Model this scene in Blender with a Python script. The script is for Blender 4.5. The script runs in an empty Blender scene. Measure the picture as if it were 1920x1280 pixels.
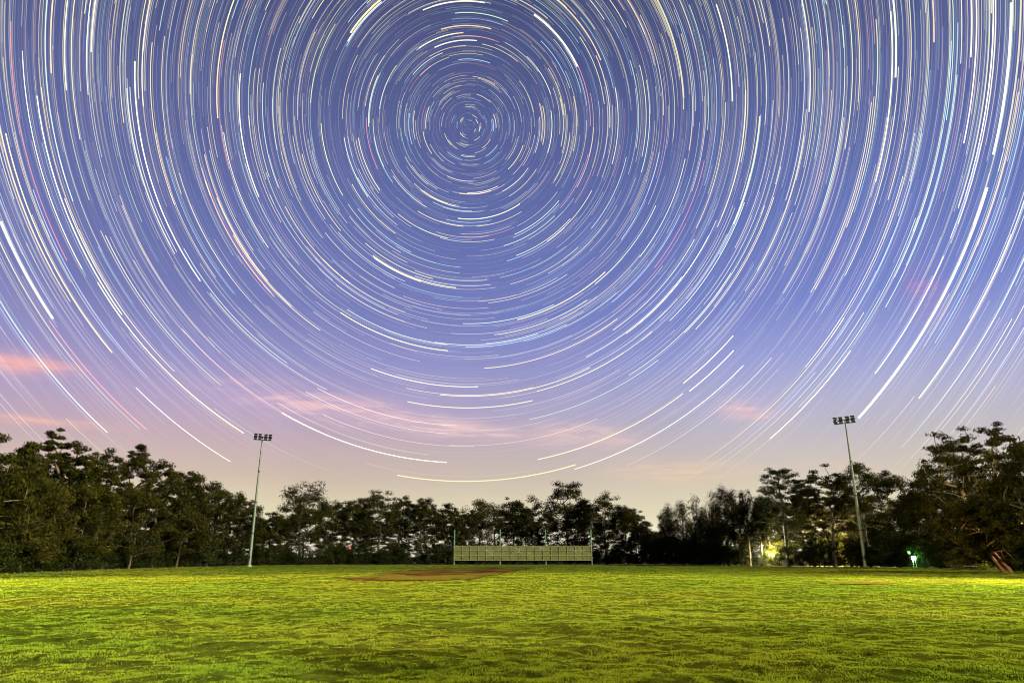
import bpy, bmesh, math, random
import numpy as np
from mathutils import Vector, Matrix

R = math.radians
scene = bpy.context.scene
COL = scene.collection

# ------------------------------------------------------------------ camera, sky, moon, exposure
EXPO = 1.25                      # night time exposure held long enough to make the field bright
CAM_Z, PITCH, FPX = 1.5, R(17.04), 1318.0     # FPX = focal length in pixels of a 1920 wide frame
cam = bpy.data.cameras.new('camera')
cam.sensor_width = 36.0
cam.lens = FPX / 1920 * 36.0
cam.clip_start, cam.clip_end = 0.1, 20000
camo = bpy.data.objects.new('camera', cam)
camo.location = (0, 0, CAM_Z)
camo.rotation_euler = (math.pi / 2 + PITCH, 0, 0)
COL.objects.link(camo)
scene.camera = camo

scene.view_settings.view_transform = 'Standard'
scene.view_settings.look = 'None'
scene.view_settings.exposure = EXPO
scene.view_settings.gamma = 1
scene.view_settings.use_curve_mapping = False
scene.cycles.transparent_max_bounces = 64
scene.cycles.max_bounces = 5
scene.cycles.filter_width = 1.05

SUN_EL, SUN_AZ = 27.0, 114.0     # degrees; azimuth clockwise from the view direction (+Y)
sun_vec = Vector((math.sin(R(SUN_AZ)) * math.cos(R(SUN_EL)), math.cos(R(SUN_AZ)) * math.cos(R(SUN_EL)), math.sin(R(SUN_EL))))
sl = bpy.data.lights.new('moon', 'SUN')
sl.energy, sl.angle, sl.color = 4.4, R(0.6), (0.98, 0.95, 0.64)
so = bpy.data.objects.new('moon', sl)
so.rotation_euler = sun_vec.to_track_quat('Z', 'Y').to_euler()
so.location = (60, -60, 60)
COL.objects.link(so)


def lin(r, g, b, div=1.0):
    f = lambda c: ((c / 255 + 0.055) / 1.055) ** 2.4 if c / 255 > 0.04045 else c / 255 / 12.92
    return (f(r) / div, f(g) / div, f(b) / div, 1.0)


def pix_dir(px, py):
    """direction of a photograph pixel (1920 x 1280)"""
    x, y, z = (px - 960) / FPX, (640 - py) / FPX, 1.0
    c, s = math.cos(PITCH), math.sin(PITCH)
    return Vector((x, z * c - y * s, z * s + y * c)).normalized()


def pix_ground(px, py, z=0.0):
    d = pix_dir(px, py)
    t = (z - CAM_Z) / d.z
    return Vector((d.x * t, d.y * t, z))


def az_el(px, py):
    d = pix_dir(px, py)
    return math.atan2(d.x, d.y), math.asin(d.z)


class NT:
    """small helper to write node graphs"""
    def __init__(self, tree):
        self.t = tree
        tree.nodes.clear()

    def n(self, kind, **kw):
        nd = self.t.nodes.new(kind)
        for k, v in kw.items():
            if k == 'inp':
                for i, val in v.items():
                    if isinstance(val, bpy.types.NodeSocket):
                        self.t.links.new(val, nd.inputs[i])
                    else:
                        nd.inputs[i].default_value = val
            else:
                setattr(nd, k, v)
        return nd

    def math(self, op, a, b=0.0, c=0.0):
        return self.n('ShaderNodeMath', operation=op, inp={0: a, 1: b, 2: c}).outputs[0]

    def mix(self, f, a, b, blend='MIX'):
        nd = self.n('ShaderNodeMix', data_type='RGBA', blend_type=blend)
        for i, v in ((0, f), (6, a), (7, b)):
            if isinstance(v, bpy.types.NodeSocket):
                self.t.links.new(v, nd.inputs[i])
            else:
                nd.inputs[i].default_value = v
        return nd.outputs[2]

    def ramp(self, f, stops, interp='LINEAR'):
        nd = self.n('ShaderNodeValToRGB', inp={0: f})
        cr = nd.color_ramp
        cr.interpolation = interp
        while len(cr.elements) > 1:
            cr.elements.remove(cr.elements[-1])
        for i, (p, c) in enumerate(stops):
            e = cr.elements[0] if i == 0 else cr.elements.new(p)
            e.position = p
            e.color = c
        return nd.outputs[0]

    def noise(self, vec, scale, detail=4.0, rough=0.55, dist=0.0):
        return self.n('ShaderNodeTexNoise', inp={'Vector': vec, 'Scale': scale, 'Detail': detail, 'Roughness': rough, 'Distortion': dist}).outputs[0]

    def link(self, a, b):
        self.t.links.new(a, b)


GAIN = 2 ** EXPO
world = bpy.data.worlds.new('World')
scene.world = world
world.use_nodes = True
w = NT(world.node_tree)
gen = w.n('ShaderNodeTexCoord').outputs['Generated']
sep = w.n('ShaderNodeSeparateXYZ', inp={0: w.n('ShaderNodeVectorMath', operation='NORMALIZE', inp={0: gen}).outputs[0]})
el = w.math('ARCSINE', sep.outputs[2])
az = w.math('ARCTAN2', sep.outputs[0], sep.outputs[1])
eln = w.math('DIVIDE', el, math.pi / 2)


def stops(rows):
    return [(max(0.0, e / 90.0), lin(*c, div=GAIN)) for e, c in rows]


left = w.ramp(eln, stops([(0, (255, 248, 222)), (1.6, (246, 234, 200)), (3.4, (228, 218, 182)), (6, (210, 190, 174)), (8.8, (196, 172, 184)), (11.5, (178, 162, 198)), (15, (146, 144, 196)),
                          (19, (118, 124, 182)), (25, (102, 112, 170)), (31, (92, 101, 154)), (37, (82, 91, 139)), (43, (71, 80, 123)), (60, (54, 62, 104)), (90, (44, 52, 92))]))
right = w.ramp(eln, stops([(0, (255, 248, 224)), (1.6, (246, 236, 204)), (3.4, (228, 218, 186)), (6, (210, 200, 184)), (8.8, (194, 188, 196)), (11.5, (178, 178, 208)), (15, (150, 158, 212)),
                           (19, (120, 134, 202)), (25, (102, 117, 184)), (31, (91, 103, 162)), (37, (80, 91, 142)), (43, (71, 80, 123)), (60, (54, 62, 104)), (90, (44, 52, 92))]))
side = w.n('ShaderNodeMapRange', interpolation_type='SMOOTHSTEP', inp={0: sep.outputs[0], 1: -0.45, 2: 0.5}).outputs[0]
sky = w.mix(side, left, right)
# soft unevenness of the air glow
nz = w.noise(gen, 2.2, 3.0, 0.5)
sky = w.mix(1.0, sky, w.ramp(nz, [(0.3, (0.93, 0.93, 0.95, 1)), (0.7, (1.07, 1.06, 1.05, 1))]), 'MULTIPLY')
# thin pink clouds drifting low over the trees
comb = w.n('ShaderNodeCombineXYZ', inp={0: az, 1: w.math('MULTIPLY', el, 5.5), 2: 0.0}).outputs[0]
wisp = w.noise(comb, 7.0, 6.0, 0.62, 0.4)
comb2 = w.n('ShaderNodeCombineXYZ', inp={0: w.math('ADD', az, w.math('MULTIPLY', el, 0.8)), 1: w.math('MULTIPLY', el, 9.0), 2: 0.0}).outputs[0]
rip = w.noise(comb2, 17.0, 4.0, 0.6, 0.2)
CL = [  # x0, y0, x1, y1 of the long axis, half thickness (px), strength, colour
    (-60, 672, 135, 692, 15, 1.0, (240, 180, 182)),
    (-60, 778, 200, 800, 7, 1.0, (242, 188, 178)),
    (455, 735, 800, 790, 22, 1.0, (234, 192, 204)),
    (640, 770, 1020, 826, 15, 1.0, (236, 200, 202)),
    (1020, 805, 1200, 822, 16, 0.75, (238, 204, 196)),
    (1355, 765, 1450, 775, 15, 1.0, (236, 196, 202)),
    (1700, 555, 1765, 545, 34, 0.55, (196, 136, 190)),
    (1160, 880, 1420, 890, 20, 0.7, (242, 208, 176)),
    (1500, 870, 1650, 880, 10, 0.3, (240, 200, 180)),
]
for x0, y0, x1, y1, th, st, cc in CL:
    a0, e0 = az_el(x0, y0)
    a1, e1 = az_el(x1, y1)
    L = math.hypot(a1 - a0, e1 - e0)
    ux, uy = (a1 - a0) / L, (e1 - e0) / L
    da = w.math('SUBTRACT', az, (a0 + a1) / 2)
    de = w.math('SUBTRACT', el, (e0 + e1) / 2)
    u = w.math('ADD', w.math('MULTIPLY', da, ux), w.math('MULTIPLY', de, uy))
    v = w.math('SUBTRACT', w.math('MULTIPLY', de, ux), w.math('MULTIPLY', da, uy))
    uu = w.math('POWER', w.math('ABSOLUTE', w.math('DIVIDE', u, L * 0.55)), 3.0)
    vv = w.math('POWER', w.math('ABSOLUTE', w.math('DIVIDE', v, th / FPX)), 2.0)
    m = w.math('EXPONENT', w.math('MULTIPLY', w.math('ADD', uu, vv), -1.0))
    tex = w.n('ShaderNodeMapRange', interpolation_type='SMOOTHSTEP', inp={0: w.math('ADD', w.math('MULTIPLY', wisp, 0.55), w.math('MULTIPLY', rip, 0.45)), 1: 0.44, 2: 0.58}).outputs[0]
    m = w.math('MULTIPLY', w.math('MULTIPLY', m, st), w.math('ADD', w.math('MULTIPLY', tex, 0.72), 0.28))
    sky = w.mix(m, sky, lin(*cc, div=GAIN))
# below the horizon: dark land
below = w.math('LESS_THAN', sep.outputs[2], -0.002)
sky = w.mix(below, sky, (0.02, 0.022, 0.02, 1))
bg = w.n('ShaderNodeBackground', inp={0: sky, 1: 1.0})
out = w.n('ShaderNodeOutputWorld')
w.link(bg.outputs[0], out.inputs[0])


# ------------------------------------------------------------------ helpers
def tag(o, label=None, cat=None, group=None, kind=None):
    if label: o['label'] = label
    if cat: o['category'] = cat
    if group: o['group'] = group
    if kind: o['kind'] = kind
    return o


def empty(name, loc=(0, 0, 0), rz=0.0):
    o = bpy.data.objects.new(name, None)
    o.location = loc
    o.rotation_euler = (0, 0, rz)
    o.empty_display_size = 0.2
    COL.objects.link(o)
    return o


def np_mesh(name, verts, faces, mat=None, smooth=False):
    """faces: (n,3) or (n,4) int array, or a list of such arrays"""
    me = bpy.data.meshes.new(name)
    verts = np.asarray(verts, dtype=np.float32)
    fl = faces if isinstance(faces, list) else [faces]
    fl = [np.asarray(f, dtype=np.int32) for f in fl if len(f)]
    me.vertices.add(len(verts))
    me.vertices.foreach_set('co', verts.ravel())
    nl = sum(f.size for f in fl)
    me.loops.add(nl)
    me.loops.foreach_set('vertex_index', np.concatenate([f.ravel() for f in fl]))
    npoly = sum(len(f) for f in fl)
    me.polygons.add(npoly)
    tot = np.concatenate([np.full(len(f), f.shape[1], np.int32) for f in fl])
    start = np.concatenate([[0], np.cumsum(tot)[:-1]]).astype(np.int32)
    me.polygons.foreach_set('loop_start', start)
    me.polygons.foreach_set('loop_total', tot)
    if smooth:
        me.polygons.foreach_set('use_smooth', np.ones(npoly, dtype=bool))
    me.update(calc_edges=True)
    me.validate()
    if mat:
        me.materials.append(mat)
    return me


def link(name, me, parent=None, loc=None):
    o = bpy.data.objects.new(name, me)
    COL.objects.link(o)
    if parent:
        o.parent = parent
    if loc is not None:
        o.location = loc
    return o


class MB:
    """collects boxes and tubes into one mesh"""
    def __init__(self):
        self.bm = bmesh.new()

    def box(self, c, s, rot=None, bevel=0.0):
        m = Matrix.Translation(c) @ (rot.to_4x4() if rot is not None else Matrix()) @ Matrix.Diagonal((s[0], s[1], s[2], 1))
        r = bmesh.ops.create_cube(self.bm, size=1.0, matrix=m)
        if bevel:
            es = list({e for v in r['verts'] for e in v.link_edges})
            bmesh.ops.bevel(self.bm, geom=es, offset=bevel, segments=1, affect='EDGES')
        return self

    def tube(self, p, q, r0, r1=None, n=8):
        p, q = Vector(p), Vector(q)
        r1 = r0 if r1 is None else r1
        d = q - p
        m = Matrix.Translation((p + q) / 2) @ d.to_track_quat('Z', 'Y').to_matrix().to_4x4()
        bmesh.ops.create_cone(self.bm, cap_ends=True, segments=n, radius1=r0, radius2=r1, depth=d.length, matrix=m)
        return self

    def poly(self, pts, faces):
        vs = [self.bm.verts.new(p) for p in pts]
        for f in faces:
            self.bm.faces.new([vs[i] for i in f])
        return self

    def mesh(self, name, mat):
        me = bpy.data.meshes.new(name)
        self.bm.normal_update()
        self.bm.to_mesh(me)
        self.bm.free()
        me.materials.append(mat)
        return me

    def build(self, name, mat, parent=None, loc=None):
        return link(name, self.mesh(name, mat), parent, loc)


def copy_tree(o, parent=None):
    c = o.copy()
    COL.objects.link(c)
    c.parent = parent
    for ch in o.children:
        copy_tree(ch, c)
    return c


def vnoise(x, y, seed=0):
    """smooth value noise in numpy, 0..1"""
    xi, yi = np.floor(x).astype(np.int64), np.floor(y).astype(np.int64)
    fx, fy = x - xi, y - yi
    fx, fy = fx * fx * (3 - 2 * fx), fy * fy * (3 - 2 * fy)

    def h(a, b):
        n = (a * 374761393 + b * 668265263 + seed * 974634777) & 0xFFFFFFFF
        n = ((n ^ (n >> 13)) * 1274126177) & 0xFFFFFFFF
        return ((n ^ (n >> 16)) & 0xFFFF) / 65535.0
    return (h(xi, yi) * (1 - fx) + h(xi + 1, yi) * fx) * (1 - fy) + (h(xi, yi + 1) * (1 - fx) + h(xi + 1, yi + 1) * fx) * fy


# ------------------------------------------------------------------ materials
def mat_new(name):
    m = bpy.data.materials.new(name)
    m.use_nodes = True
    return m, NT(m.node_tree)


def surf(nt, shader, bump=None):
    o = nt.n('ShaderNodeOutputMaterial')
    nt.link(shader, o.inputs[0])


def principled(name, col, rough=0.6, metal=0.0, var=0.15, scale=3.0, bump=0.0, spec=0.3):
    m, t = mat_new(name)
    pos = t.n('ShaderNodeNewGeometry').outputs['Position']
    nz = t.noise(pos, scale, 5.0, 0.6)
    c0 = tuple(max(0, c * (1 - var)) for c in col) + (1,)
    c1 = tuple(c * (1 + var) for c in col) + (1,)
    c = t.ramp(nz, [(0.3, c0), (0.7, c1)])
    p = t.n('ShaderNodeBsdfPrincipled', inp={'Base Color': c, 'Roughness': rough, 'Metallic': metal, 'Specular IOR Level': spec})
    if bump:
        b = t.n('ShaderNodeBump', inp={'Height': nz, 'Strength': bump, 'Distance': 0.05})
        t.link(b.outputs[0], p.inputs['Normal'])
    surf(t, p.outputs[0])
    return m


def leaf_mat(name, dark, mid, light, trans=0.25):
    m, t = mat_new(name)
    g = t.n('ShaderNodeNewGeometry')
    big = t.noise(g.outputs['Position'], 0.35, 3.0, 0.6)
    rnd = g.outputs['Random Per Island']
    f = t.math('ADD', t.math('MULTIPLY', big, 0.75), t.math('MULTIPLY', rnd, 0.3))
    c = t.ramp(f, [(0.25, dark + (1,)), (0.52, mid + (1,)), (0.85, light + (1,))])
    p = t.n('ShaderNodeBsdfPrincipled', inp={'Base Color': c, 'Roughness': 0.7, 'Specular IOR Level': 0.02})
    tr = t.n('ShaderNodeBsdfTranslucent', inp={0: c})
    mx = t.n('ShaderNodeMixShader', inp={0: trans, 1: p.outputs[0], 2: tr.outputs[0]})
    surf(t, mx.outputs[0])
    return m


M = {}
M['gum_leaf'] = leaf_mat('gum_leaf', (0.004, 0.005, 0.001), (0.014, 0.0145, 0.0025), (0.052, 0.046, 0.007))
M['dense_leaf'] = leaf_mat('dense_leaf', (0.005, 0.006, 0.001), (0.019, 0.0185, 0.003), (0.065, 0.055, 0.009))
M['oak_leaf'] = leaf_mat('oak_leaf', (0.004, 0.005, 0.0015), (0.012, 0.011, 0.003), (0.034, 0.028, 0.007))
M['pine_leaf'] = leaf_mat('pine_leaf', (0.008, 0.011, 0.005), (0.017, 0.022, 0.008), (0.034, 0.038, 0.014))
M['bush_leaf'] = leaf_mat('bush_leaf', (0.005, 0.007, 0.002), (0.011, 0.015, 0.003), (0.026, 0.03, 0.006))
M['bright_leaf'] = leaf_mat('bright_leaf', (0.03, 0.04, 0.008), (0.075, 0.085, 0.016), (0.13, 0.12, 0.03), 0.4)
M['bark'] = principled('bark', (0.05, 0.038, 0.026), 0.85, var=0.45, scale=4, bump=0.5)
M['pale_bark'] = principled('pale_bark', (0.095, 0.072, 0.048), 0.8, var=0.4, scale=3, bump=0.4)
M['red_bark'] = principled('red_bark', (0.17, 0.075, 0.042), 0.75, var=0.35, scale=3, bump=0.4)
M['galv'] = principled('galv', (0.12, 0.145, 0.11), 0.5, 0.3, 0.15, 1.2, spec=0.5)
M['head_dark'] = principled('head_dark', (0.03, 0.032, 0.03), 0.4, 0.3, 0.2, 6)
M['lens'] = principled('lens', (0.13, 0.14, 0.13), 0.15, 0.0, 0.05, 2, spec=0.6)
M['green_post'] = principled('green_post', (0.10, 0.2, 0.13), 0.5, 0.2, 0.2, 1.5)
M['frame_paint'] = principled('frame_paint', (0.29, 0.30, 0.16), 0.45, 0.3, 0.15, 1.5)
M['white_paint'] = principled('white_paint', (0.72, 0.71, 0.68), 0.5, 0, 0.1, 5)
M['rail_paint'] = principled('rail_paint', (0.42, 0.36, 0.36), 0.5, 0, 0.15, 5)
M['concrete'] = principled('concrete', (0.3, 0.28, 0.25), 0.85, 0, 0.2, 5)


def emit(name, col, st):
    m, t = mat_new(name)
    e = t.n('ShaderNodeEmission', inp={0: col + (1,), 1: st})
    surf(t, e.outputs[0])
    return m


M['lamp_white'] = emit('lamp_white', (0.85, 1.0, 0.86), 14)
M['lamp_warm'] = emit('lamp_warm', (1.0, 0.86, 0.45), 10)
M['lamp_red'] = emit('lamp_red', (1.0, 0.06, 0.05), 3.0)


def field_mat():
    m, t = mat_new('grass_ground')
    pos = t.n('ShaderNodeNewGeometry').outputs['Position']
    big = t.noise(pos, 0.045, 4.0, 0.6, 0.6)
    mid = t.noise(pos, 0.28, 5.0, 0.65, 0.8)
    fine = t.noise(pos, 2.4, 6.0, 0.7)
    c = t.mix(t.n('ShaderNodeMapRange', inp={0: big, 1: 0.38, 2: 0.62}).outputs[0], (0.036, 0.05, 0.006, 1), (0.055, 0.058, 0.008, 1))
    worn = t.n('ShaderNodeMapRange', interpolation_type='SMOOTHSTEP', inp={0: mid, 1: 0.62, 2: 0.74}).outputs[0]
    c = t.mix(t.math('MULTIPLY', worn, 0.7), c, (0.03, 0.024, 0.008, 1))
    c = t.mix(1.0, c, t.ramp(fine, [(0.3, (0.25, 0.25, 0.25, 1)), (0.5, (0.9, 0.9, 0.9, 1)), (0.72, (1.4, 1.35, 1.2, 1))]), 'MULTIPLY')
    p = t.n('ShaderNodeBsdfDiffuse', inp={0: c})
    b = t.n('ShaderNodeBump', inp={'Height': fine, 'Strength': 0.9, 'Distance': 0.12})
    t.link(b.outputs[0], p.inputs['Normal'])
    surf(t, p.outputs[0])
    return m


def blade_mat():
    m, t = mat_new('grass_blade')
    at = t.n('ShaderNodeAttribute', attribute_name='tint')
    sp = at.outputs['Fac']
    pos = t.n('ShaderNodeNewGeometry').outputs['Position']
    big = t.noise(pos, 0.045, 4.0, 0.6, 0.6)
    c = t.mix(t.n('ShaderNodeMapRange', inp={0: big, 1: 0.38, 2: 0.62}).outputs[0], (0.105, 0.17, 0.016, 1), (0.18, 0.19, 0.02, 1))
    c = t.mix(1.0, c, t.ramp(sp, [(0.0, (0.5, 0.55, 0.5, 1)), (0.55, (1, 1, 1, 1)), (0.93, (1.25, 1.2, 1.1, 1)), (0.97, (2.0, 1.45, 1.6, 1))]), 'MULTIPLY')
    d = t.n('ShaderNodeBsdfDiffuse', inp={0: c})
    tr = t.n('ShaderNodeBsdfTranslucent', inp={0: c})
    mx = t.n('ShaderNodeMixShader', inp={0: 0.35, 1: d.outputs[0], 2: tr.outputs[0]})
    surf(t, mx.outputs[0])
    return m


def dirt_mat():
    m, t = mat_new('infield_soil')
    pos = t.n('ShaderNodeNewGeometry').outputs['Position']
    mp = t.n('ShaderNodeMapping', inp={0: pos, 3: (0.5, 0.3, 1)}).outputs[0]
    a = t.noise(mp, 0.35, 4.0, 0.6, 0.8)
    fine = t.noise(pos, 1.6, 5.0, 0.65)
    c = t.ramp(a, [(0.36, (0.026, 0.015, 0.006, 1)), (0.45, (0.05, 0.026, 0.009, 1)), (0.5, (0.085, 0.038, 0.014, 1)), (0.56, (0.06, 0.06, 0.01, 1))])
    c = t.mix(1.0, c, t.ramp(fine, [(0.3, (0.7, 0.7, 0.7, 1)), (0.7, (1.25, 1.25, 1.2, 1))]), 'MULTIPLY')
    p = t.n('ShaderNodeBsdfDiffuse', inp={0: c})
    b = t.n('ShaderNodeBump', inp={'Height': fine, 'Strength': 0.5, 'Distance': 0.05})
    t.link(b.outputs[0], p.inputs['Normal'])
    surf(t, p.outputs[0])
    return m


M['field'] = field_mat()
M['blade'] = blade_mat()
M['dirt'] = dirt_mat()
M['litter'] = principled('litter', (0.045, 0.036, 0.022), 0.95, 0, 0.5, 0.8, 0.5)

# ------------------------------------------------------------------ ground
EDGE = [(-400, 1098), (-200, 1086), (0, 1075), (100, 1071), (200, 1067), (330, 1063), (467, 1060), (640, 1058), (860, 1057), (1110, 1057), (1250, 1058), (1400, 1060.5),
        (1620, 1062.5), (1740, 1064), (1830, 1067.5), (1920, 1073), (2100, 1085), (2300, 1098)]
EX, EY = [e[0] for e in EDGE], [e[1] for e in EDGE]


def edge_pt(px, off=0.0):
    """point on the rim of the field under pixel column px, pushed off metres further away"""
    p = pix_ground(px, float(np.interp(px, EX, EY)))
    d = p.length
    return p * ((d + off) / d)


# the wide land to the horizon
th = np.linspace(0, 2 * math.pi, 97)[:-1]
rr = np.array([0.0, 20, 60, 120, 200, 400, 900, 2500, 8000])
vs = [[0, 0, -0.12]]
for r in rr[1:]:
    for a in th:
        vs.append([r * math.sin(a), r * math.cos(a), -0.12])
f3 = [[0, 1 + i, 1 + (i + 1) % 96] for i in range(96)]
f4 = []
for k in range(len(rr) - 2):
    for i in range(96):
        a, b = 1 + k * 96 + i, 1 + k * 96 + (i + 1) % 96
        f4.append([a, a + 96, b + 96, b])
gme = np_mesh('ground', vs, [np.array(f3), np.array(f4)], M['litter'])
tag(link('ground', gme), kind='structure')

# infield outline, in metres
DIRT_PX = [(632, 1084.5), (700, 1078), (762, 1071), (800, 1067), (850, 1064), (1010, 1063), (968, 1069), (930, 1077), (900, 1084), (868, 1087.5), (780, 1088.5), (690, 1088)]
dirt_poly = np.array([[*pix_ground(x, y)[:2]] for x, y in DIRT_PX])
SCUFF_PX = [(1535, 1091.5), (1600, 1090.5), (1672, 1092), (1690, 1094.5), (1630, 1096.5), (1560, 1094.5)]
scuff_poly = np.array([[*pix_ground(x, y)[:2]] for x, y in SCUFF_PX])


def in_poly(x, y, poly):
    ins = np.zeros(x.shape, bool)
    n = len(poly)
    for i in range(n):
        x0, y0 = poly[i]
        x1, y1 = poly[(i + 1) % n]
        c = ((y0 > y) != (y1 > y)) & (x < (x1 - x0) * (y - y0) / (y1 - y0 + 1e-12) + x0)
        ins ^= c
    return ins


def field_z(x, y):
    d = np.hypot(x, y)
    a = 0.07 * (vnoise(x * 1.5, y * 1.5, 3) - 0.5) + 0.05 * (vnoise(x * 3.7, y * 3.7, 5) - 0.5) + 0.10 * (vnoise(x * 0.5, y * 0.5, 9) - 0.5)
    a = a * np.clip(0.75 + d / 80, 0, 1.5)
    far = np.clip((d - 45) / 30, 0, 1)
    return a * (1 - 0.45 * far) - 0.02


ang = np.concatenate([np.linspace(-math.pi, -0.86, 40)[:-1], np.linspace(-0.86, 0.86, 420), np.linspace(0.86, math.pi, 40)[1:-1]])
NA = len(ang)
rad = np.concatenate([[0.4, 1.2, 2.4, 4.0, 5.5], np.geomspace(7, 150, 330)])
# the rim of the field by azimuth
sa, sd = [], []
for px in range(-400, 2301, 20):
    p = pix_ground(px, float(np.interp(px, EX, EY)))
    sa.append(math.atan2(p.x, p.y))
    sd.append(p.length)
rim = np.interp(ang, sa, sd, left=55, right=55)
A, RR = np.meshgrid(ang, rad)
S = RR / rad[-1]
RR = RR * np.minimum(1.0, 1.0)
RR = np.minimum(RR, rim[None, :] + 4.0 + RR * 0.001)
X, Y = RR * np.sin(A), RR * np.cos(A)
Z = field_z(X, Y)
Z -= np.clip((RR - rim[None, :] - 0.5) / 3.5, 0, 1) * 0.35
verts = np.stack([X, Y, Z], -1).reshape(-1, 3)
nr = len(rad)
ii, jj = np.meshgrid(np.arange(nr - 1), np.arange(NA), indexing='ij')
j2 = (jj + 1) % NA
quads = np.stack([ii * NA + jj, (ii + 1) * NA + jj, (ii + 1) * NA + j2, ii * NA + j2], -1).reshape(-1, 4)
RF = RR.reshape(-1)
keep = (RF[quads[:, 1]] - RF[quads[:, 0]]) > 0.02
quads = quads[keep]
fme = np_mesh('field', verts, quads[:, ::-1], M['field'], smooth=True)
tag(link('field', fme), kind='structure')


def patch(name, poly, mat, lift):
    xs = np.linspace(poly[:, 0].min(), poly[:, 0].max(), 90)
    ys = np.linspace(poly[:, 1].min(), poly[:, 1].max(), 90)
    gx, gy = np.meshgrid(xs, ys)
    # ragged rim
    wob = 2.6 * (vnoise(gx * 0.5, gy * 0.22, 21) - 0.5) + 1.2 * (vnoise(gx * 1.7, gy * 0.6, 22) - 0.5)
    ins = in_poly(gx + wob, gy + wob * 2, poly)
    z = field_z(gx, gy) * 0.4 + lift
    v = np.stack([gx, gy, z], -1).reshape(-1, 3)
    i, j = np.meshgrid(np.arange(89), np.arange(89), indexing='ij')
    q = np.stack([i * 90 + j, i * 90 + j + 1, (i + 1) * 90 + j + 1, (i + 1) * 90 + j], -1).reshape(-1, 4)
    k = ins.reshape(-1)
    q = q[k[q].sum(1) >= 3]
    used = np.unique(q)
    remap = -np.ones(len(v), int)
    remap[used] = np.arange(len(used))
    o = link(name, np_mesh(name, v[used], remap[q], mat, True))
    return tag(o, kind='structure')


patch('infield_dirt', dirt_poly, M['dirt'], 0.055)
patch('bare_earth', scuff_poly, M['dirt'], 0.05)

# turf: blades of grass, clumped, thinning out with distance
rng = np.random.default_rng(11)
NB = 900000
u = rng.random(NB)
bd = 8.5 * (158 / 8.5) ** (u ** 1.25)
ba = (rng.random(NB) * 2 - 1) * 0.72
bx, by = bd * np.sin(ba), bd * np.cos(ba)
cl = vnoise(bx * 7.5, by * 7.5, 31) * 0.40 + vnoise(bx * 3.4, by * 3.4, 32) * 0.36 + vnoise(bx * 0.9, by * 0.9, 33) * 0.24
rimd = np.interp(ba, sa, sd)
k = (bd < rimd + 1.0) & (rng.random(NB) < np.clip((cl - 0.355 - 0.26 * (vnoise(bx * 0.16, by * 0.16, 40) - 0.55)) * 7.0, 0.03, 1)) & ~(in_poly(bx, by, dirt_poly) & (vnoise(bx * 0.35, by * 0.14, 44) > 0.36 + 0.12 * rng.random(NB))) & ~(in_poly(bx, by, scuff_poly) & (rng.random(NB) < 0.8))
bx, by, bd, cl = bx[k], by[k], bd[k], cl[k]
n = len(bx)
h = (0.009 + 0.065 * np.clip(cl - 0.34, 0, 1)) * (0.6 + 0.8 * rng.random(n)) * np.clip(0.9 + bd / 120, 1, 1.6)
wd = (0.0045 + 0.005 * rng.random(n)) * np.clip(bd / 11, 1, 11)
lean = rng.random(n) * 0.9
phi = rng.random(n) * 2 * math.pi
psi = rng.random(n) * 2 * math.pi
rimk = rimd[k]
h = h * (1 + 2.5 * np.clip((bd - rimk + 1.8) / 1.5, 0, 1) * rng.random(n))
bz = field_z(bx, by) - 0.004
base = np.stack([bx, by, bz], -1)
sidev = np.stack([np.cos(psi), np.sin(psi), np.zeros(n)], -1) * wd[:, None]
tip = base + np.stack([np.cos(phi) * lean * h, np.sin(phi) * lean * h, h], -1)
V = np.stack([base - sidev, base + sidev, tip], 1).reshape(-1, 3)
F = np.arange(3 * n).reshape(-1, 3)
tme = np_mesh('turf', V, F, M['blade'])
at = tme.attributes.new('tint', 'FLOAT', 'POINT')
at.data.foreach_set('value', np.repeat(np.clip(rng.random(n) * 0.75 + 0.35 * (cl - 0.3), 0, 1) + (rng.random(n) > 0.985) * 0.4, 3).astype(np.float32))
tag(link('turf', tme), 'short green turf covering the field in clumps', 'grass', kind='stuff')

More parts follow.
